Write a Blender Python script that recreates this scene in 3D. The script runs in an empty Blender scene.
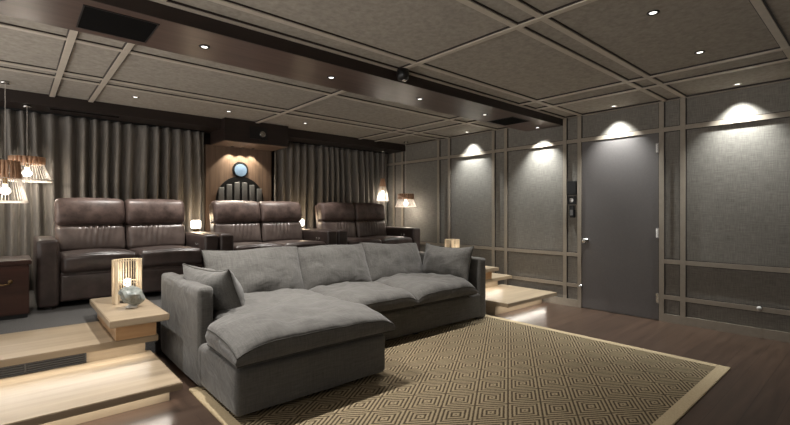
import bpy, bmesh, math, random
from mathutils import Vector, Matrix, noise
random.seed(7)
C = bpy.context.scene.collection
PI = math.pi

# ---------------------------------------------------------------- materials
def lin(c):
    c = c / 255.0
    return c / 12.92 if c <= 0.04045 else ((c + 0.055) / 1.055) ** 2.4
def rgb(r, g, b): return (lin(r), lin(g), lin(b), 1)

def newmat(name, col, rough=.6, metal=0, spec=.5, sheen=0):
    m = bpy.data.materials.new(name); m.use_nodes = True
    b = m.node_tree.nodes['Principled BSDF']
    b.inputs['Base Color'].default_value = col
    b.inputs['Roughness'].default_value = rough
    b.inputs['Metallic'].default_value = metal
    b.inputs['Specular IOR Level'].default_value = spec
    if sheen: b.inputs['Sheen Weight'].default_value = sheen
    return m, m.node_tree.nodes, m.node_tree.links, b

def coords(N, L, scale=(1, 1, 1), rot=(0, 0, 0)):
    t = N.new('ShaderNodeTexCoord'); mp = N.new('ShaderNodeMapping')
    mp.inputs['Scale'].default_value = scale; mp.inputs['Rotation'].default_value = rot
    L.new(t.outputs['Object'], mp.inputs['Vector']); return mp.outputs['Vector']

def noise_tex(N, L, vec, scale, detail=4, rough=.6, dist=0):
    n = N.new('ShaderNodeTexNoise'); n.inputs['Scale'].default_value = scale
    n.inputs['Detail'].default_value = detail; n.inputs['Roughness'].default_value = rough
    n.inputs['Distortion'].default_value = dist
    L.new(vec, n.inputs['Vector']); return n.outputs['Fac']

def ramp(N, L, fac, stops):
    r = N.new('ShaderNodeValToRGB'); e = r.color_ramp.elements
    while len(e) < len(stops): e.new(.5)
    for i, (p, c) in enumerate(stops): e[i].position = p; e[i].color = c
    L.new(fac, r.inputs['Fac']); return r.outputs['Color']

def bump(N, L, b, h, strength, dist=.002):
    n = N.new('ShaderNodeBump'); n.inputs['Strength'].default_value = strength
    n.inputs['Distance'].default_value = dist
    L.new(h, n.inputs['Height']); L.new(n.outputs['Normal'], b.inputs['Normal'])

def addn(N, L, a, b, op='ADD'):
    n = N.new('ShaderNodeMath'); n.operation = op
    for i, v in enumerate((a, b)):
        if v is None: continue
        if isinstance(v, (int, float)): n.inputs[i].default_value = v
        else: L.new(v, n.inputs[i])
    return n.outputs[0]

def mat_noise(name, c1, c2, scale=(1, 1, 1), ns=5, rough=.6, bmp=.2, bd=.002, spec=.5, sheen=0, lo=.3, hi=.7, detail=5, metal=0):
    m, N, L, b = newmat(name, c1, rough, metal, spec, sheen)
    v = coords(N, L, scale); f = noise_tex(N, L, v, ns, detail)
    L.new(ramp(N, L, f, [(lo, c1), (hi, c2)]), b.inputs['Base Color'])
    if bmp: bump(N, L, b, f, bmp, bd)
    return m

def mat_weave(name, c1, c2, sc, rough=.85, bmp=.35, axis='x', big=1.2, sheen=.1):
    """woven cloth: fine threads in two directions over a soft larger variation"""
    m, N, L, b = newmat(name, c1, rough, 0, .25, sheen)
    if axis == 'x': s1, s2 = (1, .06, 1), (1, 1, .06)
    v1 = coords(N, L, (.06, .06, 1) if axis == 'wall' else (1, .07, .07))
    v2 = coords(N, L, (1, 1, .06) if axis == 'wall' else (.07, 1, 1))
    f1 = noise_tex(N, L, v1, sc, 2); f2 = noise_tex(N, L, v2, sc, 2)
    f3 = noise_tex(N, L, coords(N, L), big, 3)
    w = addn(N, L, addn(N, L, f1, f2), .5, 'MULTIPLY')
    s = addn(N, L, addn(N, L, w, .8, 'MULTIPLY'), addn(N, L, f3, .2, 'MULTIPLY'))
    L.new(ramp(N, L, s, [(.36, c1), (.64, c2)]), b.inputs['Base Color'])
    bump(N, L, b, w, bmp, .002); return m

def mat_wood(name, c1, c2, c3, axis=0, scale=1.0, rough=.4, bmp=.05, plank=None, spec=.5):
    m, N, L, b = newmat(name, c1, rough, 0, spec)
    s = [14 * scale] * 3; s[axis] = .9 * scale
    v = coords(N, L, tuple(s)); f = noise_tex(N, L, v, 1.6, 6, .65, .6)
    col = ramp(N, L, f, [(.25, c1), (.5, c2), (.75, c3)])
    if plank:
        br = N.new('ShaderNodeTexBrick'); L.new(coords(N, L, (1, 1, 1), plank), br.inputs['Vector'])
        br.inputs['Scale'].default_value = 1; br.inputs['Brick Width'].default_value = 1.6
        br.inputs['Row Height'].default_value = .14; br.inputs['Mortar Size'].default_value = .0015
        br.inputs['Color1'].default_value = (.88, .88, .88, 1); br.inputs['Color2'].default_value = (1.06, 1.04, 1.02, 1)
        br.inputs['Mortar'].default_value = (.3, .3, .3, 1)
        mx = N.new('ShaderNodeMix'); mx.data_type = 'RGBA'; mx.blend_type = 'MULTIPLY'; mx.inputs[0].default_value = 1
        L.new(col, mx.inputs[6]); L.new(br.outputs['Color'], mx.inputs[7]); col = mx.outputs[2]
    L.new(col, b.inputs['Base Color'])
    if bmp: bump(N, L, b, f, bmp, .002)
    return m

def mat_emit(name, col, strength):
    m, N, L, b = newmat(name, (.8, .8, .8, 1), .5)
    b.inputs['Emission Color'].default_value = col; b.inputs['Emission Strength'].default_value = strength
    return m

M = {}
M['wall'] = mat_weave('wall fabric', rgb(106, 102, 96), rgb(144, 140, 133), 170, .9, .25, 'wall')
M['ceil'] = mat_noise('ceiling fabric', rgb(146, 139, 130), rgb(170, 163, 153), (1, 1, 1), 26, .95, .6, .003, .2)
M['strip'] = mat_noise('taupe painted trim', rgb(184, 174, 161), rgb(194, 184, 170), (1, 1, 1), 20, .5, .05)
M['walltrim'] = mat_noise('taupe wall trim', rgb(146, 136, 123), rgb(156, 146, 132), (1, 1, 1), 20, .5, .05)
M['floor'] = mat_wood('dark walnut floor', rgb(60, 47, 39), rgb(75, 59, 49), rgb(88, 71, 60), 0, .8, .30, .04, (0, 0, 0))
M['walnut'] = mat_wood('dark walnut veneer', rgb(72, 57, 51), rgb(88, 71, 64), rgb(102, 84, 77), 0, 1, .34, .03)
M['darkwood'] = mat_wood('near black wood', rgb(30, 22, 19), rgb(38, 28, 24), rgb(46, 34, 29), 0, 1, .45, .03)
M['panelwood'] = mat_wood('brown wall panel wood', rgb(86, 70, 59), rgb(106, 87, 73), rgb(122, 101, 86), 2, 1, .45, .03)
M['oak'] = mat_wood('pale oak', rgb(142, 126, 105), rgb(160, 143, 120), rgb(174, 157, 133), 0, .6, .38, .04)
M['oakedge'] = mat_wood('warm oak', rgb(170, 134, 98), rgb(190, 154, 116), rgb(204, 170, 132), 0, .6, .4, .04)
M['carpet'] = mat_noise('grey carpet', rgb(72, 71, 70), rgb(104, 102, 100), (1, 1, 1), 160, .95, .6, .004, .1)
M['sofa'] = mat_weave('grey linen', rgb(80, 78, 75), rgb(104, 102, 98), 150, .9, .25, 'x', 3, .25)
def creases(m, sc, dist, strength):
    N, L = m.node_tree.nodes, m.node_tree.links; b = N['Principled BSDF']
    old = b.inputs['Normal'].links[0].from_socket
    f = noise_tex(N, L, coords(N, L, (1, 1, 1.6)), sc, 3, .5, 1.2)
    n = N.new('ShaderNodeBump'); n.inputs['Strength'].default_value = strength; n.inputs['Distance'].default_value = dist
    L.new(f, n.inputs['Height']); L.new(old, n.inputs['Normal']); L.new(n.outputs['Normal'], b.inputs['Normal'])
creases(M['sofa'], 4.5, .03, .5)
M['sofaseam'] = mat_noise('linen piping', rgb(58, 56, 52), rgb(72, 70, 66), (1, 1, 1), 60, .9, .1)
M['leather'] = mat_noise('brown distressed leather', rgb(64, 52, 48), rgb(130, 110, 103), (1, 1, 1), 9, .42, .12, .002, .5, 0, .3, .8, 9)
M['leather2'] = mat_noise('brown smooth leather', rgb(52, 43, 40), rgb(88, 75, 71), (1, 1, 1), 7, .36, .1, .002, .5, 0, .3, .8, 8)
M['leather3'] = mat_noise('leather with painted sheen', rgb(78, 67, 63), rgb(124, 110, 104), (1, 1, 1), 7, .36, .1, .002, .8, 0, .3, .8, 8)  # lighter base colour puts part of the lower back cushions' sheen into the tone
M['door'] = mat_noise('grey door paint', rgb(96, 92, 91), rgb(102, 98, 97), (1, 1, 1), 60, .5, .04)
M['black'] = mat_noise('black plastic', rgb(16, 16, 17), rgb(22, 22, 23), (1, 1, 1), 30, .4, 0)
M['mesh'] = mat_noise('black grille', rgb(14, 13, 13), rgb(20, 19, 19), (1, 1, 1), 300, .95, .1, .001, .05)
M['chrome'] = mat_noise('brushed steel', rgb(190, 188, 184), rgb(205, 203, 199), (1, 1, 1), 30, .25, 0, metal=1)
M['brass'] = mat_noise('aged brass', rgb(120, 98, 66), rgb(150, 124, 86), (1, 1, 1), 30, .35, 0, metal=1)
M['lens'] = mat_emit('downlight lens', (1, .98, .93, 1), .9)
M['lensdim'] = mat_emit('dim downlight lens', (1, .95, .88, 1), .8)
M['bulb'] = mat_emit('warm bulb', (1, .9, .76, 1), 2)
M['cube'] = mat_emit('frosted lamp glass', (1, .9, .74, 1), 2)
M['wire'] = mat_noise('pale wire', rgb(196, 188, 178), rgb(214, 206, 198), (1, 1, 1), 30, .4, 0)
M['copper'] = mat_wood('pinkish wood ring', rgb(170, 128, 98), rgb(200, 158, 128), rgb(218, 180, 150), 2, 2, .45, .05)
M['stick'] = mat_wood('pale wood sticks', rgb(180, 162, 134), rgb(204, 186, 158), rgb(220, 204, 178), 2, 2, .6, .05)
M['stone'] = mat_noise('mottled grey stone', rgb(86, 92, 88), rgb(168, 172, 166), (1, 1, 1), 14, .35, .3, .004)
M['white'] = mat_noise('white plastic', rgb(205, 203, 198), rgb(214, 212, 208), (1, 1, 1), 20, .4, 0)
M['grille'] = mat_noise('dark grille', rgb(52, 52, 53), rgb(62, 62, 63), (1, 1, 1), 12, .4, 0)
M['blue'] = mat_noise('blue grey disc', rgb(92, 114, 140), rgb(108, 130, 154), (1, 1, 1), 12, .4, 0)
M['greybar'] = mat_noise('grey bar', rgb(96, 96, 96), rgb(112, 112, 112), (1, 1, 1), 12, .4, 0)
M['border'] = mat_noise('rug binding', rgb(170, 152, 120), rgb(190, 172, 140), (1, 1, 1), 90, .9, .3)
M['cabinet'] = mat_wood('dark mahogany', rgb(40, 24, 19), rgb(54, 33, 27), rgb(68, 42, 34), 0, 1, .3, .03)

def mat_curtain():
    m, N, L, b = newmat('taupe curtain', rgb(138, 130, 118), .8, 0, .3, .2)
    v = coords(N, L, (1, 1, .05)); f = noise_tex(N, L, v, 120, 2)
    L.new(ramp(N, L, f, [(.3, rgb(106, 101, 95)), (.7, rgb(134, 128, 121))]), b.inputs['Base Color'])
    bump(N, L, b, f, .2); return m
M['curtain'] = mat_curtain()

def mat_rug():
    m, N, L, b = newmat('sisal rug with nested diamonds', rgb(120, 100, 66), .9, 0, .2)
    t = N.new('ShaderNodeTexCoord'); sp = N.new('ShaderNodeSeparateXYZ'); L.new(t.outputs['Object'], sp.inputs[0])
    x = addn(N, L, sp.outputs[0], 1 / .173, 'MULTIPLY'); y = addn(N, L, sp.outputs[1], 1 / .117, 'MULTIPLY')
    # phase so that lattice nodes fall where the weave's do
    x = addn(N, L, x, -(2.096 / .173) + 1); y = addn(N, L, y, -(1.653 / .117))
    def cell(s):
        w = addn(N, L, addn(N, L, s, 1), 2, 'FLOORED_MODULO')
        return addn(N, L, addn(N, L, w, -1), None, 'ABSOLUTE')
    u = cell(addn(N, L, x, y)); v = cell(addn(N, L, x, y, 'SUBTRACT'))
    d = addn(N, L, u, v, 'MAXIMUM')
    st = addn(N, L, addn(N, L, d, 4, 'MULTIPLY'), .5)
    st = addn(N, L, addn(N, L, st, 1, 'FLOORED_MODULO'), -.5)
    st = addn(N, L, addn(N, L, st, None, 'ABSOLUTE'), 2, 'MULTIPLY')
    fine = noise_tex(N, L, coords(N, L, (1, 1, 1)), 120, 3)
    broad = noise_tex(N, L, coords(N, L), 2.2, 3)
    w = addn(N, L, addn(N, L, st, addn(N, L, addn(N, L, fine, -.5), .9, 'MULTIPLY')), .0)
    col = ramp(N, L, w, [(.30, rgb(70, 59, 44)), (.52, rgb(140, 125, 99)), (.95, rgb(158, 143, 116))])
    mx = N.new('ShaderNodeMix'); mx.data_type = 'RGBA'; mx.blend_type = 'MULTIPLY'; mx.inputs[0].default_value = .5
    L.new(col, mx.inputs[6]); L.new(ramp(N, L, broad, [(.3, (.75, .75, .75, 1)), (.7, (1, 1, 1, 1))]), mx.inputs[7])
    L.new(mx.outputs[2], b.inputs['Base Color']); bump(N, L, b, w, .6, .006); return m
M['rug'] = mat_rug()

# ---------------------------------------------------------------- mesh helpers
def obj(name, bm, mat, parent=None, smooth=False):
    me = bpy.data.meshes.new(name); bm.normal_update(); bm.to_mesh(me); bm.free()
    if smooth:
        for p in me.polygons: p.use_smooth = True
    me.materials.append(mat); o = bpy.data.objects.new(name, me); C.objects.link(o)
    if parent: o.parent = parent
    return o
def tag(o, label, cat, group=None):
    o['label'] = label; o['category'] = cat
    if group: o['group'] = group
    return o
def thing(name, label, cat, loc=(0, 0, 0), rz=0, group=None):
    o = bpy.data.objects.new(name, None); C.objects.link(o); o.location = loc; o.rotation_euler = (0, 0, rz)
    o.empty_display_size = .1; return tag(o, label, cat, group)
def struct(name, bm, mat, parent=None, smooth=False):
    o = obj(name, bm, mat, parent, smooth)
    if not parent: o['kind'] = 'structure'
    return o
def dup(root, loc, label, group=None):
    r = root.copy(); C.objects.link(r); r.location = loc; r['label'] = label
    if group: r['group'] = group
    for ch in list(root.children):
        c = ch.copy(); C.objects.link(c); c.parent = r
        for g in ch.children:
            d = g.copy(); C.objects.link(d); d.parent = c
    return r

def box(bm, x0, x1, y0, y1, z0, z1, bev=0):
    r = bmesh.ops.create_cube(bm, size=1)
    vs = r['verts']
    for v in vs:
        v.co = Vector(((x0 + x1) / 2 + v.co.x * (x1 - x0), (y0 + y1) / 2 + v.co.y * (y1 - y0), (z0 + z1) / 2 + v.co.z * (z1 - z0)))
    if bev:
        es = list({e for v in vs for e in v.link_edges})
        bmesh.ops.bevel(bm, geom=es, offset=bev, segments=2, affect='EDGES')
    return bm
def B(x0, x1, y0, y1, z0, z1, bev=0): return box(bmesh.new(), x0, x1, y0, y1, z0, z1, bev)

def samp(h, r, n):
    e = [h - r * t for t in (0, .18, .4, .65, 1)]
    inner = [(-h + r) + (2 * h - 2 * r) * i / n for i in range(1, n)]
    return [-q for q in e] + inner + list(reversed(e))
def rbox(bm, cx, cy, cz, w, d, h, r, n=8, puff=(0, 0, 0), wr=0, seed=0, fn=None):
    """rounded, puffed box; puff per axis pushes faces out; wr adds cloth wrinkles; fn bends it"""
    r = min(r, w / 2.05, d / 2.05, h / 2.05); H = (w / 2, d / 2, h / 2)
    S = [samp(H[i], r, max(2, n)) for i in range(3)]
    cache = {}
    def put(i, j, k):
        key = (i, j, k)
        if key in cache: return cache[key]
        p = [S[0][i], S[1][j], S[2][k]]
        q = [max(-H[a] + r, min(H[a] - r, p[a])) for a in range(3)]
        dv = Vector([p[a] - q[a] for a in range(3)])
        if dv.length > 1e-9: dv = dv.normalized() * r
        co = Vector(q) + dv
        uu = [p[a] / H[a] for a in range(3)]
        for a in range(3):
            if puff[a]:
                o1, o2 = [b for b in range(3) if b != a]
                co[a] += puff[a] * (uu[a]) * max(0, (1 - uu[o1] ** 2)) ** .6 * max(0, (1 - uu[o2] ** 2)) ** .6
        if wr:
            s = Vector((co.x * 5, co.y * 5, co.z * 5 + seed * 7.3))
            nv = noise.noise(s) + .5 * noise.noise(s * 2.3)
            co += (dv.normalized() if dv.length > 1e-9 else Vector((0, 0, 1))) * nv * wr
        co += Vector((cx, cy, cz))
        if fn: co = fn(co)
        cache[key] = bm.verts.new(co); return cache[key]
    n0, n1, n2 = [len(s) for s in S]
    def quads(A, Bn, f, flip):
        for a in range(A - 1):
            for b in range(Bn - 1):
                vs = [f(a, b), f(a + 1, b), f(a + 1, b + 1), f(a, b + 1)]
                if flip: vs.reverse()
                try: bm.faces.new(vs)
                except ValueError: pass
    quads(n0, n1, lambda a, b: put(a, b, n2 - 1), False); quads(n0, n1, lambda a, b: put(a, b, 0), True)
    quads(n0, n2, lambda a, b: put(a, 0, b), False); quads(n0, n2, lambda a, b: put(a, n1 - 1, b), True)
    quads(n1, n2, lambda a, b: put(n0 - 1, a, b), False); quads(n1, n2, lambda a, b: put(0, a, b), True)
    return bm

def tube(bm, pts, r, seg=8, closed=False):
    pts = [Vector(p) for p in pts]; n = len(pts); rings = []
    for i, p in enumerate(pts):
        a = pts[(i - 1) % n] if closed or i > 0 else p
        b = pts[(i + 1) % n] if closed or i < n - 1 else p
        t = (b - a).normalized(); up = Vector((0, 0, 1)) if abs(t.z) < .95 else Vector((1, 0, 0))
        s = t.cross(up).normalized(); q = s.cross(t)
        rings.append([bm.verts.new(p + (s * math.cos(2 * PI * k / seg) + q * math.sin(2 * PI * k / seg)) * r) for k in range(seg)])
    for i in range(n if closed else n - 1):
        A, Bq = rings[i], rings[(i + 1) % n]
        for k in range(seg): bm.faces.new([A[k], A[(k + 1) % seg], Bq[(k + 1) % seg], Bq[k]])
    if not closed:
        bm.faces.new(list(reversed(rings[0]))); bm.faces.new(rings[-1])
    return bm
def lathe(bm, prof, cx=0, cy=0, cz=0, seg=28, axis='z'):
    rings = []
    for r, z in prof:
        ring = []
        for k in range(seg):
            a = 2 * PI * k / seg; x, y = r * math.cos(a), r * math.sin(a)
            if axis == 'z': co = (cx + x, cy + y, cz + z)
            elif axis == 'x': co = (cx + z, cy + x, cz + y)
            else: co = (cx + x, cy + z, cz + y)
            ring.append(bm.verts.new(co))
        rings.append(ring)
    for i in range(len(rings) - 1):
        for k in range(seg): bm.faces.new([rings[i][k], rings[i][(k + 1) % seg], rings[i + 1][(k + 1) % seg], rings[i + 1][k]])
    if prof[0][0] > 1e-5: bm.faces.new(list(reversed(rings[0])))
    if prof[-1][0] > 1e-5: bm.faces.new(rings[-1])
    bmesh.ops.remove_doubles(bm, verts=bm.verts, dist=1e-6)
    bmesh.ops.recalc_face_normals(bm, faces=bm.faces)
    return bm

def light(name, kind, loc, energy, color=(1, 1, 1), rot=(0, 0, 0), **kw):
    l = bpy.data.lights.new(name, kind); l.energy = energy; l.color = color
    for k, v in kw.items(): setattr(l, k, v)
    o = bpy.data.objects.new(name, l); C.objects.link(o); o.location = loc; o.rotation_euler = rot
    return o

# ---------------------------------------------------------------- the room
WX, WY, HC = 5.3, 6.25, 2.4
X0, Y0 = -1.6, -1.6
struct('floor', B(X0, WX, Y0, WY, -.05, 0), M['floor'])
struct('ceiling', B(X0, WX, Y0, WY, HC, HC + .05), M['ceil'])
struct('wall_right', B(WX, WX + .1, Y0, WY, 0, HC), M['wall'])
struct('wall_front', B(X0, WX + .1, Y0 - .1, Y0, 0, HC), M['wall'])
struct('wall_back', B(X0, WX + .1, WY, WY + .1, 0, HC), M['darkwood'])
tn = [0]
def trim(x0, x1, y0, y1, z0, z1, mat):
    tn[0] += 1; o = struct('trim_%d' % tn[0], B(x0, x1, y0, y1, z0, z1), mat)
    e = .007                                   # dark strip painting in the shade on both sides of the batten
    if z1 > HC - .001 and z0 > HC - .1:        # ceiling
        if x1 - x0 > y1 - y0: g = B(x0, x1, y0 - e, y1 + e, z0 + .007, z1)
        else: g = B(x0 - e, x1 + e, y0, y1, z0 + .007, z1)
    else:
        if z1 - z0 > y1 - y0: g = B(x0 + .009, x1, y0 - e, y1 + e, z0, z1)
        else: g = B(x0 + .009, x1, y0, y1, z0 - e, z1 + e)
    struct('painted_side_shade', g, M['darkwood'], o); return o
# ceiling battens
sw, sd = .044, .016
for y in (.31, .50, 1.42, 1.60, 2.53):
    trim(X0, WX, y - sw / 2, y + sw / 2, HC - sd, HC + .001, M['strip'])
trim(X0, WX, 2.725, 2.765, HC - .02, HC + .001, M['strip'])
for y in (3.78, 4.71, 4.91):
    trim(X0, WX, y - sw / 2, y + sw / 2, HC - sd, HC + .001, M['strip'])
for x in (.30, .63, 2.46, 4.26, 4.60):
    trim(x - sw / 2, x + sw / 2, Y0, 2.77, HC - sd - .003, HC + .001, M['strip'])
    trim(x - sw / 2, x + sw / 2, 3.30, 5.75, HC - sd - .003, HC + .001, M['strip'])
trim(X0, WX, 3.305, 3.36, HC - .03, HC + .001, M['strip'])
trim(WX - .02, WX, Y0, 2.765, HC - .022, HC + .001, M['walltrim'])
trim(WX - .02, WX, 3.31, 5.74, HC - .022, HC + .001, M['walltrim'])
# beam across the ceiling: walnut underside, near-black front face
bz = 2.296
bo = struct('trim_beam', B(X0, WX, 2.77, 3.30, bz, HC + .001), M['walnut'])
bo['label'] = 'dark walnut boxed beam across the ceiling'
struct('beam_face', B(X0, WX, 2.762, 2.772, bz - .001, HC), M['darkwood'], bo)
# pelmet above the curtains
pz = 2.28
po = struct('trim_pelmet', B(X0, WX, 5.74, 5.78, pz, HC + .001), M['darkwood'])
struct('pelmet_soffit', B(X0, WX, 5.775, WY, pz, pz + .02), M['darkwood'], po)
# wall battens
t = .02
vs = [1.43, 1.63, 2.54, 2.73, 3.615, 3.83, 4.69, 4.925, 5.81, 6.05]
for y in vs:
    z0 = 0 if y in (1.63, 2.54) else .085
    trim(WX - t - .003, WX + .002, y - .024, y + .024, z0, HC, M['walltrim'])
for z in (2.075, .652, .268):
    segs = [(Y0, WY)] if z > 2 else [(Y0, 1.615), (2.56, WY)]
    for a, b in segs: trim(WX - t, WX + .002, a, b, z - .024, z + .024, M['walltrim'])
struct('baseboard_right', B(WX - .024, WX + .002, Y0, 1.606, 0, .088), M['walltrim'])
struct('baseboard_back', B(WX - .024, WX + .002, 2.565, WY, 0, .088), M['walltrim'])
# door
dr = struct('door_1', B(WX - .012, WX + .003, 1.657, 2.513, .008, 2.05, .002), M['door'])
kb = bmesh.new(); lathe(kb, [(.001, 0), (.03, 0), (.03, -.006), (.012, -.01), (.012, -.035), (.028, -.045), (.03, -.06), (.022, -.072), (.001, -.075)], WX - .012, 2.455, .835, 24, 'x')
k = struct('door_knob', kb, M['chrome'], dr, True); k['label'] = 'chrome door knob'
for z in (.245, .955, 1.885):
    hb = bmesh.new(); tube(hb, [(WX - .02, 1.66, z - .055), (WX - .02, 1.66, z + .055)], .007)
    box(hb, WX - .016, WX - .01, 1.66, 1.685, z - .05, z + .05); struct('hinge', hb, M['chrome'], dr)

# ---------------------------------------------------------------- platform, stairs (built in)
PH = .33
struct('floor_platform', B(X0, WX, 4.09, WY, 0, PH), M['carpet'])
for side, (xa, xb), r_in in (('left', (X0, .76), 0), ('right', (4.12, 5.2), 0)):
    st = thing('staircase', 'wide pale oak steps at the left with slotted air grille' if side == 'left' else 'pale oak steps at the right, between sofa and grey door', 'stairs', (0, 0, 0))
    obj('tread', B(xa, xb, 2.79, 3.62, .122, .165, .004), M['oak'], st)
    obj('riser', B(xa if side == 'left' else xa + .03, xb - .025, 2.985, 3.6, 0, .124), M['oak'], st)
    xc = xb if side == 'left' else xb - .12
    obj('tread', B(xa, xc, 3.37, 4.089, PH - .043, PH, .004), M['oak'], st)
    rs = obj('riser', B(xa if side == 'left' else xa + .03, xc - .04, 3.58, 4.085, .16, PH - .04), M['oak'], st)
    if side == 'left':
        g = bmesh.new()
        box(g, X0, .366, 3.566, 3.582, .17, .176); box(g, X0, .366, 3.566, 3.582, .262, .27)
        for i in range(6): box(g, X0, .36, 3.569, 3.58, .183 + i * .0145, .189 + i * .0145)
        for xx in (.36, .05, -.25): box(g, xx, xx + .008, 3.566, 3.582, .17, .27)
        gr = obj('air_grille', g, M['grille'], st); gr['label'] = 'dark slotted air grille'
        obj('grille_backing', B(X0, .364, 3.576, 3.584, .172, .268), M['black'], st)
# raised oak ledges each side of the sofa
for side, xa, xb in (('left', .462, .812), ('right', 4.31, 4.66)):
    w = thing('side_ledge', 'raised oak ledge left of the sofa, holding lamp and stone' if side == 'left' else 'raised oak ledge at the right end of the sofa, mostly hidden', 'table')
    obj('table_top', B(xa, xb, 3.29, 4.27, .435, .48, .004), M['oak'], w)
    if side == 'left': obj('pedestal', B(xa + .045, xb - .065, 3.37, 4.22, PH, .436), M['oakedge'], w)
    else: obj('pedestal', B(xa + .065, xb - .045, 3.37, 4.22, PH, .436), M['oakedge'], w)

# ---------------------------------------------------------------- rug
rg = thing('rug', 'tan and brown sisal area rug with nested diamond weave and pale binding', 'rug')
RX0, RX1, RY0, RY1 = .87, 4.06, .785, 3.06
obj('rug_field', B(RX0 + .07, RX1 - .07, RY0 + .075, RY1 - .07, 0.0, .012), M['rug'], rg)
bb = bmesh.new()
box(bb, RX0, RX1, RY0, RY0 + .08, 0, .0135, .003); box(bb, RX0, RX1, RY1 - .075, RY1, 0, .0135, .003)
box(bb, RX0, RX0 + .075, RY0 + .08, RY1 - .075, 0, .0135, .003); box(bb, RX1 - .075, RX1, RY0 + .08, RY1 - .075, 0, .0135, .003)
obj('binding', bb, M['border'], rg)

# ---------------------------------------------------------------- sectional sofa
sofa = thing('sectional_sofa', 'large grey linen sectional sofa with left chaise standing on the rug', 'sofa', (0, 0, .0135))
so = M['sofa']; ZB = .0135
def Zs(z): return z - ZB
def wav(seed, amp):
    def f(co):
        n = noise.noise(Vector((co.x * 2.2, co.y * 2.2, co.z * 1.5 + seed))) * amp
        return co + Vector((n, n, n * .4))
    return f
bm = bmesh.new()
rbox(bm, 1.465, 2.76, .160, 1.09, .76, .275, .032, 12, (0, .006, .006), .003, 1)
obj('chaise_base', bm, so, sofa, True)
bm = bmesh.new()
rbox(bm, 2.43, 3.48, .152, 3.03, 1.05, .262, .025, 14, (0, .006, .004), .003, 2)
obj('base', bm, so, sofa, True)
def arm(x, label):
    bm = bmesh.new(); rbox(bm, x, (3.50 if x < 2 else 3.475), .335, (.10 if x < 2 else .12), (.99 if x < 2 else 1.05), .66, .028, 10, (.004, .003, .004), .0035, x, wav(x, .006))
    return obj('armrest', bm, so, sofa, True)
arm(.965, 'l'); arm(3.885, 'r')
bm = bmesh.new(); rbox(bm, 2.43, 3.93, .325, 2.85, .13, .63, .03, 12, (0, .01, .006), .004, 5)
obj('backrest', bm, so, sofa, True)
for x in (1.0, 1.9, 2.9, 3.85):
    for y in (2.5 if x < 2 else 3.02, 3.9):
        obj('foot', B(x - .03, x + .03, y - .03, y + .03, 0, .03), M['black'], sofa)

def cushion_bm(fpos, nu=44, nv=44, edge=.05, puff=.08, a=2.6, b=.55, wr=.006, seed=0, sag=0, under=.35):
    """fpos(u,v)->(x,y) plan position; returns top/bottom surfaces joined by a boxed border"""
    bm = bmesh.new()
    def row(u, v, s):
        x, y = fpos(u, v)
        d = max(0, (1 - abs(u) ** a) * (1 - abs(v) ** a)) ** b
        nz = (noise.noise(Vector((x * 4, y * 4, seed))) + .6 * noise.noise(Vector((x * 9, y * 9, seed + 3)))) * wr
        c = (abs(u) * abs(v)) ** 6
        e = edge * (1 - .55 * c)
        if s > 0: return Vector((x, y, e + (puff + nz * 2.5 - sag * (1 - u * u) * (1 - v * v)) * d + nz * .6))
        return Vector((x, y, -under * puff * d))
    U = [math.sin((i / nu * 2 - 1) * PI / 2) for i in range(nu + 1)]
    V = [math.sin((i / nv * 2 - 1) * PI / 2) for i in range(nv + 1)]
    top = [[bm.verts.new(row(u, v, 1)) for v in V] for u in U]
    bot = [[bm.verts.new(row(u, v, -1)) for v in V] for u in U]
    for i in range(nu):
        for j in range(nv):
            bm.faces.new([top[i][j], top[i + 1][j], top[i + 1][j + 1], top[i][j + 1]])
            bm.faces.new([bot[i][j], bot[i][j + 1], bot[i + 1][j + 1], bot[i + 1][j]])
    per = [(i, 0) for i in range(nu)] + [(nu, j) for j in range(nv)] + [(i, nv) for i in range(nu, 0, -1)] + [(0, j) for j in range(nv, 0, -1)]
    cx = sum(top[i][j].co.x for i, j in per) / len(per); cy = sum(top[i][j].co.y for i, j in per) / len(per)
    mids = {}
    if edge > .02:
        for (i, j) in per:
            m = (top[i][j].co + bot[i][j].co) / 2; o = Vector((U[i] if abs(U[i]) > .99 else 0, V[j] if abs(V[j]) > .99 else 0, 0))
            mids[(i, j)] = bm.verts.new(m + o * .016)
    for k in range(len(per)):
        a1, b1 = per[k], per[(k + 1) % len(per)]
        A, Bv = top[a1[0]][a1[1]], top[b1[0]][b1[1]]; Cc, D = bot[b1[0]][b1[1]], bot[a1[0]][a1[1]]
        if mids:
            bm.faces.new([mids[a1], mids[b1], Bv, A]); bm.faces.new([D, Cc, mids[b1], mids[a1]])
        else: bm.faces.new([D, Cc, Bv, A])
    seam = [top[i][j].co.copy() for i, j in per]; seam2 = [bot[i][j].co.copy() for i, j in per]
    return bm, seam, seam2
def rectpos(x0, x1, y0, y1, pinch=.02):
    def f(u, v):
        px = (x0 + x1) / 2 + u * (x1 - x0) / 2 * (1 - pinch * (1 - v * v)); py = (y0 + y1) / 2 + v * (y1 - y0) / 2 * (1 - pinch * (1 - u * u))
        return px, py
    return f
def place_cushion(name, mat_, parent, T, two=True, **kw):
    bm, s1, s2 = cushion_bm(**kw); bm.transform(T)
    o = obj(name, bm, mat_, parent, True)
    p = bmesh.new(); tube(p, [T @ q for q in s1], .0045, 6, True)
    if two: tube(p, [T @ q for q in s2], .0045, 6, True)
    obj('piping', p, M['sofaseam'], o, True)
    return o
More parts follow.
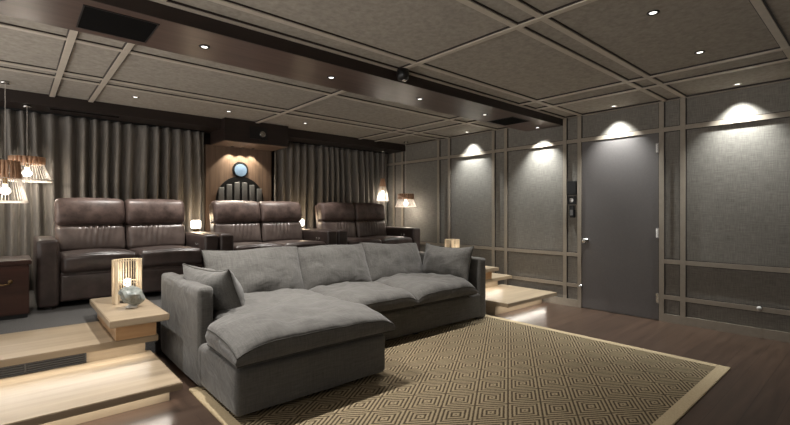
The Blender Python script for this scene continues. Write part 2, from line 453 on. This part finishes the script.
# chaise cushion, T shaped: it widens in front of the arm
def chaise_pos(u, v):
    y = 2.98 + v * .66 + (.012 * (1 - u * u) if v < 0 else 0)
    s = min(1, max(0, (y - 2.86) / .1)); s = s * s * (3 - 2 * s)
    xl = .905 + .135 * s; xr = 2.022 - .0 * s
    pin = .018 * (1 - v * v)
    return (xl + xr) / 2 + u * ((xr - xl) / 2 - pin), y
def zt(z): return Matrix.Translation((0, 0, Zs(z)))
def sag_t(z): return zt(z)
place_cushion('chaise_cushion', so, sofa, zt(.342), fpos=chaise_pos, edge=.10, puff=.085, a=4, b=.5, seed=11, wr=.010, under=.15, nu=60, nv=60)
place_cushion('seat_cushion', so, sofa, zt(.318), fpos=rectpos(2.045, 2.815, 2.89, 3.70, .015), edge=.09, puff=.085, a=4, b=.5, seed=21, wr=.010, under=.15)
place_cushion('seat_cushion', so, sofa, zt(.318), fpos=rectpos(2.825, 3.69, 2.89, 3.70, .015), edge=.09, puff=.09, a=4, b=.5, seed=31, wr=.010, under=.15)
# back cushions: built flat (x = width, y = height) then stood up and leaned back
def back_cushion(xc, w, h, z0, y0, lean, seed, roll=0, name='back_cushion', puff=.1, yaw=0, parent=None):
    T = Matrix.Translation((xc, y0, Zs(z0))) @ Matrix.Rotation(yaw, 4, 'Z') @ Matrix.Rotation(roll, 4, 'Y') @ Matrix.Rotation(PI / 2 - lean, 4, 'X')
    def f(u, v):
        pin = .035; x = u * w / 2 * (1 - pin * (1 - v * v)); y = h / 2 + v * h / 2 * (1 - .05 * (1 - abs(u) ** 2.5))
        if v > 0: y -= .007 * math.sin(u * 4 + seed) * v
        return x, y
    return place_cushion(name, so, parent or sofa, T, two=False, fpos=f, edge=.012, puff=puff, a=2.4, b=.55, seed=seed, wr=.010, under=1)
back_cushion(1.62, .88, .47, .42, 3.62, .38, 3, .0, puff=.11)
back_cushion(2.45, .84, .46, .42, 3.64, .40, 5, .0, puff=.11)
back_cushion(3.27, .86, .45, .41, 3.66, .42, 8, .05, puff=.11)
# ties at the cushion corners
for x, z in ((2.80, .285), (3.60, .285)):
    tb = bmesh.new(); tube(tb, [(x - .03, 2.945, z + .012), (x, 2.94, z), (x + .035, 2.942, z - .02)], .006, 6)
    obj('corner_tie', tb, M['sofaseam'], sofa)

def scatter(label, xc, yc, z0, w, h, yaw, lean, seed, nm='throw_pillow'):
    t = thing(nm, label, 'pillow', (xc, yc, z0), yaw, None)
    T = Matrix.Rotation(PI / 2 - lean, 4, 'X')
    def f(u, v):
        return u * w / 2 * (1 - .06 * (1 - v * v)), h / 2 + v * h / 2 * (1 - .07 * (1 - u * u)) + (.025 * abs(u) ** 3 if v > .2 else 0)
    bm, s1, s2 = cushion_bm(fpos=f, edge=.010, puff=.11, a=2.5, b=.55, seed=seed, wr=.012, under=1); bm.transform(T)
    obj('cover', bm, so, t, True)
    p = bmesh.new(); tube(p, [T @ q for q in s1], .005, 6, True); obj('piping', p, M['sofaseam'], t, True)
    return t
scatter('square grey linen pillow leaning on the left arm of the sofa', 1.165, 3.31, .44, .60, .345, PI / 2 + .22, .36, 41)
scatter('grey linen pillow leaning on the right arm of the sofa', 3.66, 3.34, .43, .72, .37, -PI / 2, .26, 47)

# ---------------------------------------------------------------- leather reclining loveseats
def make_recliner(label, loc):
    t = thing('reclining_loveseat', label, 'sofa', loc, 0, 'leather loveseats in a row on the platform')
    L1, L2 = M['leather'], M['leather2']
    for s in (-1, 1):
        bm = bmesh.new(); rbox(bm, s * .69, .46, .315, .153, .92, .59, .03, 8, (.004, .004, .006), .003, s)
        a = obj('armrest', bm, L2, t, True)
    for s, nm in ((1, 'control_button'),):
        bm = bmesh.new(); lathe(bm, [(.001, 0), (.018, 0), (.018, -.006), (.001, -.007)], s * .612, .22, .50, 16, 'x')
        obj(nm, bm, M['chrome'], t, True)
        bm = bmesh.new(); lathe(bm, [(.001, 0), (.014, 0), (.014, -.006), (.001, -.007)], s * .612, .28, .50, 16, 'x')
        obj(nm, bm, M['chrome'], t, True)
    bm = bmesh.new(); rbox(bm, 0, .40, .185, 1.216, .72, .27, .015, 8, (0, .01, 0), .002, 3); obj('base', bm, L2, t, True)
    for s in (-1, 1):
        x = s * .305
        def fs(co, x=x): return co + Vector((0, 0, .018 * math.cos((co.x - x) * 4.6) - .02 * max(0, co.y - .1)))
        bm = bmesh.new(); rbox(bm, x, .33, .378, .604, .66, .165, .045, 10, (.0, .012, .014), .004, s + 3, fs)
        obj('seat_cushion', bm, L2, t, True)
        # footrest front panel
        bm = bmesh.new(); rbox(bm, x, .045, .175, .602, .05, .235, .018, 8, (0, .008, 0), .002, s + 5)
        obj('footrest_panel', bm, L2, t, True)
        # lower back cushion with gathered pleats at the top
        def fb(co, x=x):
            z = co.z; lean = (z - .42) * .22
            pl = .014 * math.sin((co.x - x) * 120 + 1.5 * math.sin(z * 14)) * max(0, min(1, (z - .49) / .15)) * max(0, 1 - abs(co.x - x * .85) / .2) if co.y < .66 else 0
            return co + Vector((0, lean + pl, 0))
        bm = bmesh.new(); rbox(bm, x, .68, .585, .600, .17, .29, .05, 40, (.0, .03, .0), .004, s + 7, fb)
        obj('back_cushion', bm, M['leather3'], t, True)
        def fh(co, x=x):
            q = (co.z - .72) / .27
            return co + Vector((0, (co.z - .42) * .2 - .02 * math.sin(q * PI), .012 * math.cos((co.x - x) * 4) ))
        bm = bmesh.new(); rbox(bm, x * 1.0, .665, .853, .606, .15, .275, .045, 12, (.0, .02, .004), .004, s + 9, fh)
        obj('headrest', bm, L1, t, True)
    def fr(co): return co + Vector((0, (co.z - .42) * .2, 0))
    bm = bmesh.new(); rbox(bm, 0, .77, .50, 1.19, .10, .92, .03, 8, (0, .01, 0), .002, 2, fr); obj('back_shell', bm, L1, t, True)
    for s in (-1, 1):
        for y in (.06, .80): obj('foot', B(s * .69 - .03, s * .69 + .03, y - .03, y + .03, 0, .035), M['black'], t)
    return t
RY = 4.82
lab = ['brown leather two seat recliner at the left, beside the mahogany chest',
       'brown leather two seat recliner in the middle, under the wall emblem',
       'brown leather two seat recliner at the far right by the fabric panelled wall']
r0 = make_recliner(lab[0], (.917, RY, PH))
dup(r0, (2.462, RY, PH), lab[1]); dup(r0, (4.007, RY, PH), lab[2])

# mahogany chest at left
ch = thing('wooden_chest', 'dark mahogany chest with a brass handle at the left edge beside the recliner', 'chest', (-.28, 4.60, PH))
obj('body', B(-.36, .375, 0, .52, .03, .43, .006), M['cabinet'], ch)
obj('lid', B(-.375, .39, -.012, .535, .43, .465, .006), M['cabinet'], ch)
obj('plinth', B(-.35, .365, .01, .51, 0, .03), M['black'], ch)
hb = bmesh.new(); tube(hb, [(.18, -.008, .30), (.19, -.03, .285), (.22, -.035, .28), (.25, -.03, .285), (.26, -.008, .30)], .006, 8)
lathe(hb, [(.001, 0), (.016, 0), (.014, -.01), (.001, -.012)], .18, 0, .30, 14, 'y'); lathe(hb, [(.001, 0), (.016, 0), (.014, -.01), (.001, -.012)], .26, 0, .30, 14, 'y')
obj('handle', hb, M['brass'], ch, True)

# side stands with glowing cube lamps between the headrests
for x, who in ((1.765, 'left and middle'), (3.262, 'middle and right')):
    t = thing('console_stand', 'narrow dark wooden stand behind the %s recliners, under a small lamp' % who, 'table', (x, 5.90, PH))
    obj('table_top', B(-.13, .13, -.07, .07, .575, .595, .003), M['cabinet'], t)
    obj('body', B(-.11, .11, -.06, .06, 0, .576), M['darkwood'], t)
    l = thing('cube_lamp', 'small glowing white cube lamp between the %s recliners' % who, 'lamp', (x, 5.90, PH + .595))
    obj('base', B(-.03, .03, -.03, .03, 0, .05, .004), M['brass'], l)
    obj('shade', B(-.050, .050, -.05, .05, .05, .155, .01), M['cube'], l)
    light('cube_lamp_light', 'POINT', (x, 5.88, PH + .78), .9, (1, .74, .45), shadow_soft_size=.05)

# ---------------------------------------------------------------- curtains, wood panel, hush box
def curtain(name, label, xa, xb, seed):
    bm = bmesh.new(); n = int((xb - xa) / .008); zs = [PH + .005, .6, 1.0, 1.5, 1.9, 2.1, 2.2, 2.265]
    cols = []
    for i in range(n + 1):
        x = xa + (xb - xa) * i / n
        ph = x * 2 * PI / .125 + 1.6 * noise.noise(Vector((x * 2.5, seed, 0))) * 2
        am = .052 + .024 * noise.noise(Vector((x * 4, seed + 5, 0)))
        c = []
        for z in zs:
            k = 1 - .35 * max(0, (z - 2.0) / .27)
            drift = .018 * math.sin(z * 1.5 + x * 3)
            s = math.sin(ph + .5 * noise.noise(Vector((x * 3, z * 1.2, seed))))
            c.append(bm.verts.new((x + drift, 6.125 + am * k * (s * (1.2 - .2 * s * s)), z)))
        cols.append(c)
    for i in range(n):
        for j in range(len(zs) - 1): bm.faces.new([cols[i][j], cols[i + 1][j], cols[i + 1][j + 1], cols[i][j + 1]])
    t = thing(name, label, 'curtain'); o = obj('fabric', bm, M['curtain'], t, True)
    s = o.modifiers.new('t', 'SOLIDIFY'); s.thickness = .004
    rl = obj('curtain_rail', B(xa, xb, 6.10, 6.14, 2.262, 2.28), M['black'], t)
curtain('curtain', 'long pleated taupe curtain behind the left recliner', X0, 1.93, 1)
curtain('curtain', 'long pleated taupe curtain behind the right recliner', 2.95, 5.19, 9)

wp = thing('wall_panel', 'brown wood wall panel between the curtains with a round emblem', 'panel', (2.44, 6.14, PH))
obj('board', B(-.475, .475, 0, .1, 0, 1.78), M['panelwood'], wp)
# generic emblem: black plaque, round blue disc, row of upright grey bars
em = bmesh.new()
lathe(em, [(.001, 0), (.115, 0), (.115, -.012), (.001, -.012)], 0, 0, 1.46, 32, 'y')
lathe(em, [(.001, -.002), (.345, -.002), (.345, -.014), (.001, -.014)], 0, 0, 1.02, 48, 'y')
e = obj('emblem_plaque', em, M['black'], wp)
em = bmesh.new(); lathe(em, [(.001, -.012), (.088, -.012), (.088, -.022), (.001, -.022)], 0, 0, 1.455, 32, 'y')
obj('emblem_disc', em, M['blue'], e)
for i in range(6):
    em = bmesh.new(); rbox(em, -.275 + i * .11, -.025, 1.10, .075, .02, (.2, .3, .36, .36, .3, .2)[i], .009, 2)
    obj('emblem_bar', em, M['greybar'], e, True)
hb_ = thing('hush_box', 'dark wooden projector box under the ceiling above the emblem panel', 'projector box', (2.475, 5.61, 2.11))
obj('body', B(-.445, .445, 0, .55, 0, .289, .003), M['darkwood'], hb_)
obj('underside', B(-.44, .44, .002, .52, -.008, .0), M['panelwood'], hb_)
obj('window', B(-.12, .13, -.006, .004, .055, .225), M['black'], hb_)
wb = bmesh.new(); lathe(wb, [(.001, 0), (.04, 0), (.04, -.008), (.03, -.008), (.001, -.003)], .06, -.006, .13, 24, 'y'); obj('projector_lens', wb, M['chrome'], hb_, True)

# ---------------------------------------------------------------- vents
def vent(label, x0, x1, y0, y1, z):
    t = thing('ceiling_grille', label, 'vent', ((x0 + x1) / 2, (y0 + y1) / 2, z))
    w, d = (x1 - x0) / 2, (y1 - y0) / 2
    f = bmesh.new()
    box(f, -w, w, -d, -d + .008, -.004, .001); box(f, -w, w, d - .008, d, -.004, .001)
    box(f, -w, -w + .008, -d, d, -.004, .001); box(f, w - .008, w, -d, d, -.004, .001)
    obj('frame', f, M['black'], t); obj('mesh_cover', B(-w + .008, w - .008, -d + .008, d - .008, -.003, 0), M['mesh'], t)
vent('square black speaker grille in the beam underside at the top left', .28, .65, 2.85, 3.22, bz)
vent('square black speaker grille in the beam underside near the right wall', 4.36, 4.73, 2.89, 3.25, bz)
vent('long dark air slot in the pelmet above the left curtain', .28, .92, 5.82, 5.90, pz)

# ---------------------------------------------------------------- downlights
def downlight(label, x, y, z, energy=12, size=88, blend=.35, col=(1, .97, .92), ring='black', lens='lens', aim=(0, 0), rad=.012, r=.035):
    t = thing('ceiling_downlight', label, 'ceiling light', (x, y, z), 0, 'recessed ceiling downlights')
    bm = bmesh.new(); lathe(bm, [(r * .6, 0), (r * .6, -.0035), (r * .85, -.007), (r, -.004), (r, 0)], 0, 0, 0, 28)
    obj('bezel', bm, M[ring], t, True)
    bm = bmesh.new(); lathe(bm, [(.001, -.001), (r * .62, -.001), (r * .55, -.0035), (.001, -.004)], 0, 0, 0, 24)
    obj('lens', bm, M[lens], t, True)
    if energy: light('downlight_beam', 'SPOT', (x, y, z - .012), energy, col, (aim[0], aim[1], 0), spot_size=math.radians(size), spot_blend=blend, shadow_soft_size=rad)
WW = (.97, 1, .97)
E1 = 44
downlight('ceiling downlight in front bay, nearest the top edge of the photo', 2.93, .95, HC, 8, 75, .8)
downlight('ceiling downlight in front bay, second towards the right wall', 3.92, .95, HC, 9, 75, .8)
for i, x in enumerate((.965, 1.97)):
    downlight('front bay ceiling downlight above the ' + ['camera side floor', 'near part of the rug'][i], x, .95, HC, 5, 75, .8)
downlight('beam downlight over the left oak steps', -.06, 3.04, bz, 26, 130, .8)
downlight('ceiling downlight washing the big wall panel right of the door', 5.16, .95, HC, E1, 90, .9, WW, 'strip')
downlight('ceiling downlight washing the wall above the grey door', 5.16, 2.08, HC, E1, 90, .9, WW, 'strip')
downlight('ceiling downlight washing the narrow wall panel behind the beam', 5.16, 4.22, HC, E1, 88, .9, WW, 'strip')
downlight('beam downlight closest to the right wall', 5.16, 3.04, bz, E1, 90, .9, WW, 'walnut')
for i, (x, en) in enumerate(((.965, 50), (1.97, 48), (2.995, 30), (4.03, 20))):
    downlight(['beam downlight just right of the left square grille', 'beam downlight second from the left square grille',
               'beam downlight beside the bright sheen on the beam', 'beam downlight just left of the right square grille'][i], x, 3.04, bz, en, 100, .8, (1, .96, .91), 'black', 'lens' if i < 2 else 'lensdim')
for i, x in enumerate((.965, 1.948, 2.985)):
    downlight('rear ceiling downlight above the ' + ['left recliner', 'left edge of the emblem panel', 'right curtain'][i], x, 5.25, HC, 30, 85, .8, (1, .96, .9), 'chrome', 'lensdim')
for i, x in enumerate((2.29, 2.44, 2.59)):
    t = thing('panel_spotlight', ['left', 'middle', 'right'][i] + ' of three tiny spotlights under the projector box', 'spotlight', (x, 6.045, 2.102), 0, 'spotlights under the projector box')
    bm = bmesh.new(); lathe(bm, [(.012, 0), (.012, -.008), (.02, -.008), (.02, 0)], 0, 0, 0, 18); obj('bezel', bm, M['chrome'], t, True)
    bm = bmesh.new(); lathe(bm, [(.001, -.003), (.012, -.003), (.001, -.006)], 0, 0, 0, 18); obj('lens', bm, M['lens'], t, True)
    light('panel_spot_beam', 'SPOT', (x, 6.045, 2.09), 7, (1, .9, .72), spot_size=math.radians(95), spot_blend=.4, shadow_soft_size=.008)

# ---------------------------------------------------------------- pendants
def pendant(label, x, y, zc, zt_, zr, zb, rt, rr, rb, tall):
    t = thing('pendant_lamp', label, 'lamp', (x, y, zc))
    bm = bmesh.new(); lathe(bm, [(.001, 0), (.035, 0), (.035, -.022), (.001, -.026)], 0, 0, 0, 24); obj('canopy', bm, M['chrome'], t, True)
    bm = bmesh.new(); tube(bm, [(0, 0, -.02), (0, 0, zt_ - zc + .01)], .0025, 6); obj('cord', bm, M['wire'], t)
    # wooden collar of staves
    bm = bmesh.new()
    n = 22
    for k in range(n):
        a = 2 * PI * k / n; ca, sa = math.cos(a), math.sin(a)
        tube(bm, [(rt * ca, rt * sa, zt_ - zc), (rr * ca, rr * sa, zr - zc)], max(rt, rr) * .13, 6)
    lathe(bm, [(rt * .2, zt_ - zc - .006), (rt * .2, zt_ - zc), (rt, zt_ - zc), (rt, zt_ - zc - .006)], 0, 0, 0, 28)
    obj('collar', bm, M['copper'], t, True)
    bm = bmesh.new(); m = 40
    for k in range(m):
        a = 2 * PI * k / m; a2 = a
        tube(bm, [(rr * math.cos(a), rr * math.sin(a), zr - zc), (rb * math.cos(a2), rb * math.sin(a2), zb - zc)], .0028, 5)
    for r_, z_ in ((rr, zr), (rb, zb), (rb, zb + .012)):
        tube(bm, [(r_ * math.cos(2 * PI * k / 36), r_ * math.sin(2 * PI * k / 36), z_ - zc) for k in range(36)], .004, 6, True)
    o = obj('shade', bm, M['wire'], t); 
    zbulb = (zr + zb) / 2 + .01
    bm = bmesh.new(); lathe(bm, [(.001, .05), (.02, .045), (.022, .02), (.04, -.005), (.042, -.025), (.025, -.045), (.001, -.05)], 0, 0, zbulb - zc, 20); obj('bulb', bm, M['bulb'], t, True)
    bm = bmesh.new(); tube(bm, [(0, 0, zt_ - zc), (0, 0, zbulb - zc + .045)], .016, 10); obj('socket', bm, M['brass'], t, True)
    light('pendant_light', 'POINT', (x, y, zbulb - .06), 2.6, (1, .9, .76), shadow_soft_size=.03)
pendant('pendant lamp with wooden collar at the far left, the lower and nearer', -.06, 5.42, HC, 1.66, 1.50, 1.275, .095, .11, .165, True)
pendant('pendant lamp with wide wooden collar hanging before the left curtain',   .103, 5.84, pz, 1.75, 1.675, 1.503, .133, .133, .203, False)
pendant('slim tapering pendant lamp hanging before the right curtain', 4.92, 5.93, pz, 1.78, 1.64, 1.39, .028, .055, .11, True)
pendant('pendant lamp with wide wooden collar near the rear wall corner', 5.06, 5.48, HC, 1.498, 1.41, 1.275, .125, .125, .18, False)

# ---------------------------------------------------------------- stick lamps and stone
def stick_lamp(label, x, y, z):
    t = thing('stick_lamp', label, 'lamp', (x, y, z))
    bm = bmesh.new(); r = .098; H = .335; n = 34
    for k in range(n):
        a = 2 * PI * k / n
        front = math.cos(a + 2.15) > .82      # an opening low in the front
        z0 = .15 if front else .0
        rr = r + random.uniform(-.002, .002)
        tube(bm, [(rr * math.cos(a), rr * math.sin(a), z0), (rr * math.cos(a), rr * math.sin(a), H)], .0036, 5)
    obj('shade', bm, M['stick'], t)
    for zz in (H - .004, .16):
        bm = bmesh.new(); tube(bm, [((r - .004) * math.cos(2 * PI * k / 30), (r - .004) * math.sin(2 * PI * k / 30), zz) for k in range(30)], .004, 6, True)
        obj('hoop', bm, M['stick'], t)
    for a in (3.75, .6): obj('post', B(r * math.cos(a) - .010, r * math.cos(a) + .010, r * math.sin(a) - .010, r * math.sin(a) + .010, 0, H - .01, .002), M['stick'], t)
    bm = bmesh.new(); lathe(bm, [(.001, 0), (.05, 0), (.05, .012), (.02, .016), (.018, .12), (.001, .12)], 0, 0, 0, 20); obj('base', bm, M['black'], t, True)
    bm = bmesh.new(); lathe(bm, [(.001, -.03), (.022, -.022), (.03, 0), (.022, .022), (.001, .03)], 0, 0, .155, 20); obj('bulb', bm, M['bulb'], t, True)
    light('stick_lamp_light', 'POINT', (x, y, z + .21), .4, (1, .92, .8), shadow_soft_size=.03)
stick_lamp('round table lamp of pale wooden sticks on the left oak ledge', .667, 3.93, .48)
stick_lamp('round table lamp of pale wooden sticks behind the right end of the sofa', 4.49, 3.93, .48)
bm = bmesh.new(); bmesh.ops.create_icosphere(bm, subdivisions=3, radius=.071)
for v in bm.verts:
    d = v.co.normalized(); q = max(abs(d.dot(Vector(a).normalized())) for a in ((1, .2, .3), (-.2, 1, .4), (.1, -.5, 1), (.8, -.7, .2), (-.6, -.5, -.7)))
    v.co = v.co * (.92 / max(.72, q)) + d * .012 * noise.noise(v.co * 40); v.co.z *= .85
st = obj('stone', bm, M['stone']); st.location = (.652, 3.66, .572); st.name = 'stone_ornament'
st = tag(st, 'rough grey green stone ornament in front of the left stick lamp', 'ornament')
bm = bmesh.new(); lathe(bm, [(.001, 0), (.04, 0), (.043, .008), (.03, .014), (.022, .03), (.03, .04), (.001, .04)], 0, 0, -.085, 24)
obj('glass_base', bm, M['white'], st, True)

# ---------------------------------------------------------------- things on the right wall
def onwall(name, label, cat, y, z, parts):
    t = thing(name, label, cat, (WX, y, z))
    for pn, bm, m in parts: obj(pn, bm, m, t, False)
    return t
onwall('touch_panel', 'glossy black wall touch panel left of the door, topmost device', 'control panel', 2.64, 1.40,
       [('case', B(-.022, 0, -.06, .06, 0, .175, .004), M['black']), ('screen', B(-.024, -.021, -.05, .05, .02, .155), M['black'])])
onwall('thermostat', 'small silver grey thermostat under the black touch panel', 'thermostat', 2.64, 1.285,
       [('plate', B(-.012, 0, -.055, .055, 0, .10, .003), M['black']), ('dial', lathe(bmesh.new(), [(.001, 0), (.03, 0), (.028, -.016), (.001, -.018)], -.012, 0, .05, 24, 'x'), M['chrome'])])
onwall('remote_control', 'black remote control in a wall cradle, lowest of the devices', 'remote', 2.635, 1.115,
       [('cradle', B(-.012, .003, -.035, .035, 0, .10, .003), M['black']), ('handset', B(-.034, -.012, -.03, .03, .01, .15, .005), M['black']),
        ('keypad', B(-.036, -.033, -.018, .018, .03, .1), M['greybar'])])
def doorstop(label, y, z, r):
    t = thing('door_stop', label, 'door stop', (WX - .02, y, z))
    bm = bmesh.new(); lathe(bm, [(.001, .002), (.014, 0), (.014, -.004), (.007, -.006), (.007, -.04)], 0, 0, 0, 16, 'x'); obj('stem', bm, M['chrome'], t, True)
    bm = bmesh.new(); lathe(bm, [(.001, -.036), (r * .8, -.04), (r, -.04 - r * .6), (r * .7, -.04 - r * 1.3), (.001, -.04 - r * 1.5)], 0, 0, 0, 18, 'x'); obj('cap', bm, M['white'], t, True)
doorstop('white round door stop on the low rail right of the door', .80, .285, .02)
doorstop('small white stop on the low rail at the hinge opposite edge of the door', 2.515, .275, .011)

# small black sensor hanging at the beam
t = thing('motion_sensor', 'small black round sensor under the front ceiling beside the beam', 'sensor', (2.46, 2.70, HC - .02))
bm = bmesh.new(); lathe(bm, [(.001, 0), (.05, 0), (.052, -.05), (.045, -.08), (.001, -.088)], 0, 0, 0, 26); obj('housing', bm, M['black'], t, True)
bm = bmesh.new(); lathe(bm, [(.001, -.084), (.02, -.084), (.018, -.094), (.001, -.096)], .01, -.01, 0, 18); obj('lens', bm, M['chrome'], t, True)

# ---------------------------------------------------------------- LED strips under the treads
LED = (1, .94, .84)
def strip(name, xc, w, y, z, e):
    light(name, 'AREA', (xc, y, z), e, LED, (math.radians(-20), 0, 0), shape='RECTANGLE', size=w, size_y=.015)
strip('led_upper_left', -.42, 2.3, 3.50, .284, 1.7)
strip('led_lower_left', -.42, 2.3, 2.93, .118, 1.8)
strip('led_upper_right', 4.6, .85, 3.50, .284, .6)
strip('led_lower_right', 4.68, .95, 2.93, .118, .7)

# ---------------------------------------------------------------- world, camera
w = bpy.data.worlds.new('world'); bpy.context.scene.world = w; w.use_nodes = True
WN, WL = w.node_tree.nodes, w.node_tree.links
tc = WN.new('ShaderNodeTexCoord'); sx = WN.new('ShaderNodeSeparateXYZ'); WL.new(tc.outputs['Generated'], sx.inputs[0])
mr = WN.new('ShaderNodeMapRange'); WL.new(sx.outputs[2], mr.inputs[0])
mr.inputs[1].default_value = -.35; mr.inputs[2].default_value = .15; mr.inputs[3].default_value = 1.0; mr.inputs[4].default_value = .2  # added fill through the open side, stronger from below to brighten the ceiling
WN['Background'].inputs[0].default_value = (1, .96, .91, 1); WL.new(mr.outputs[0], WN['Background'].inputs[1])
cam = bpy.data.cameras.new('camera'); co = bpy.data.objects.new('camera', cam); C.objects.link(co)
co.location = (0, 0, 1.18); co.rotation_euler = (PI / 2, 0, -math.radians(90 - 48.7))
cam.sensor_width = 36; cam.lens = 36 * 434 / 790; cam.clip_start = .02
sc = bpy.context.scene; sc.camera = co
sc.view_settings.view_transform = 'Standard'; sc.view_settings.look = 'None'; sc.view_settings.gamma = 1
sc.view_settings.exposure = 1.62
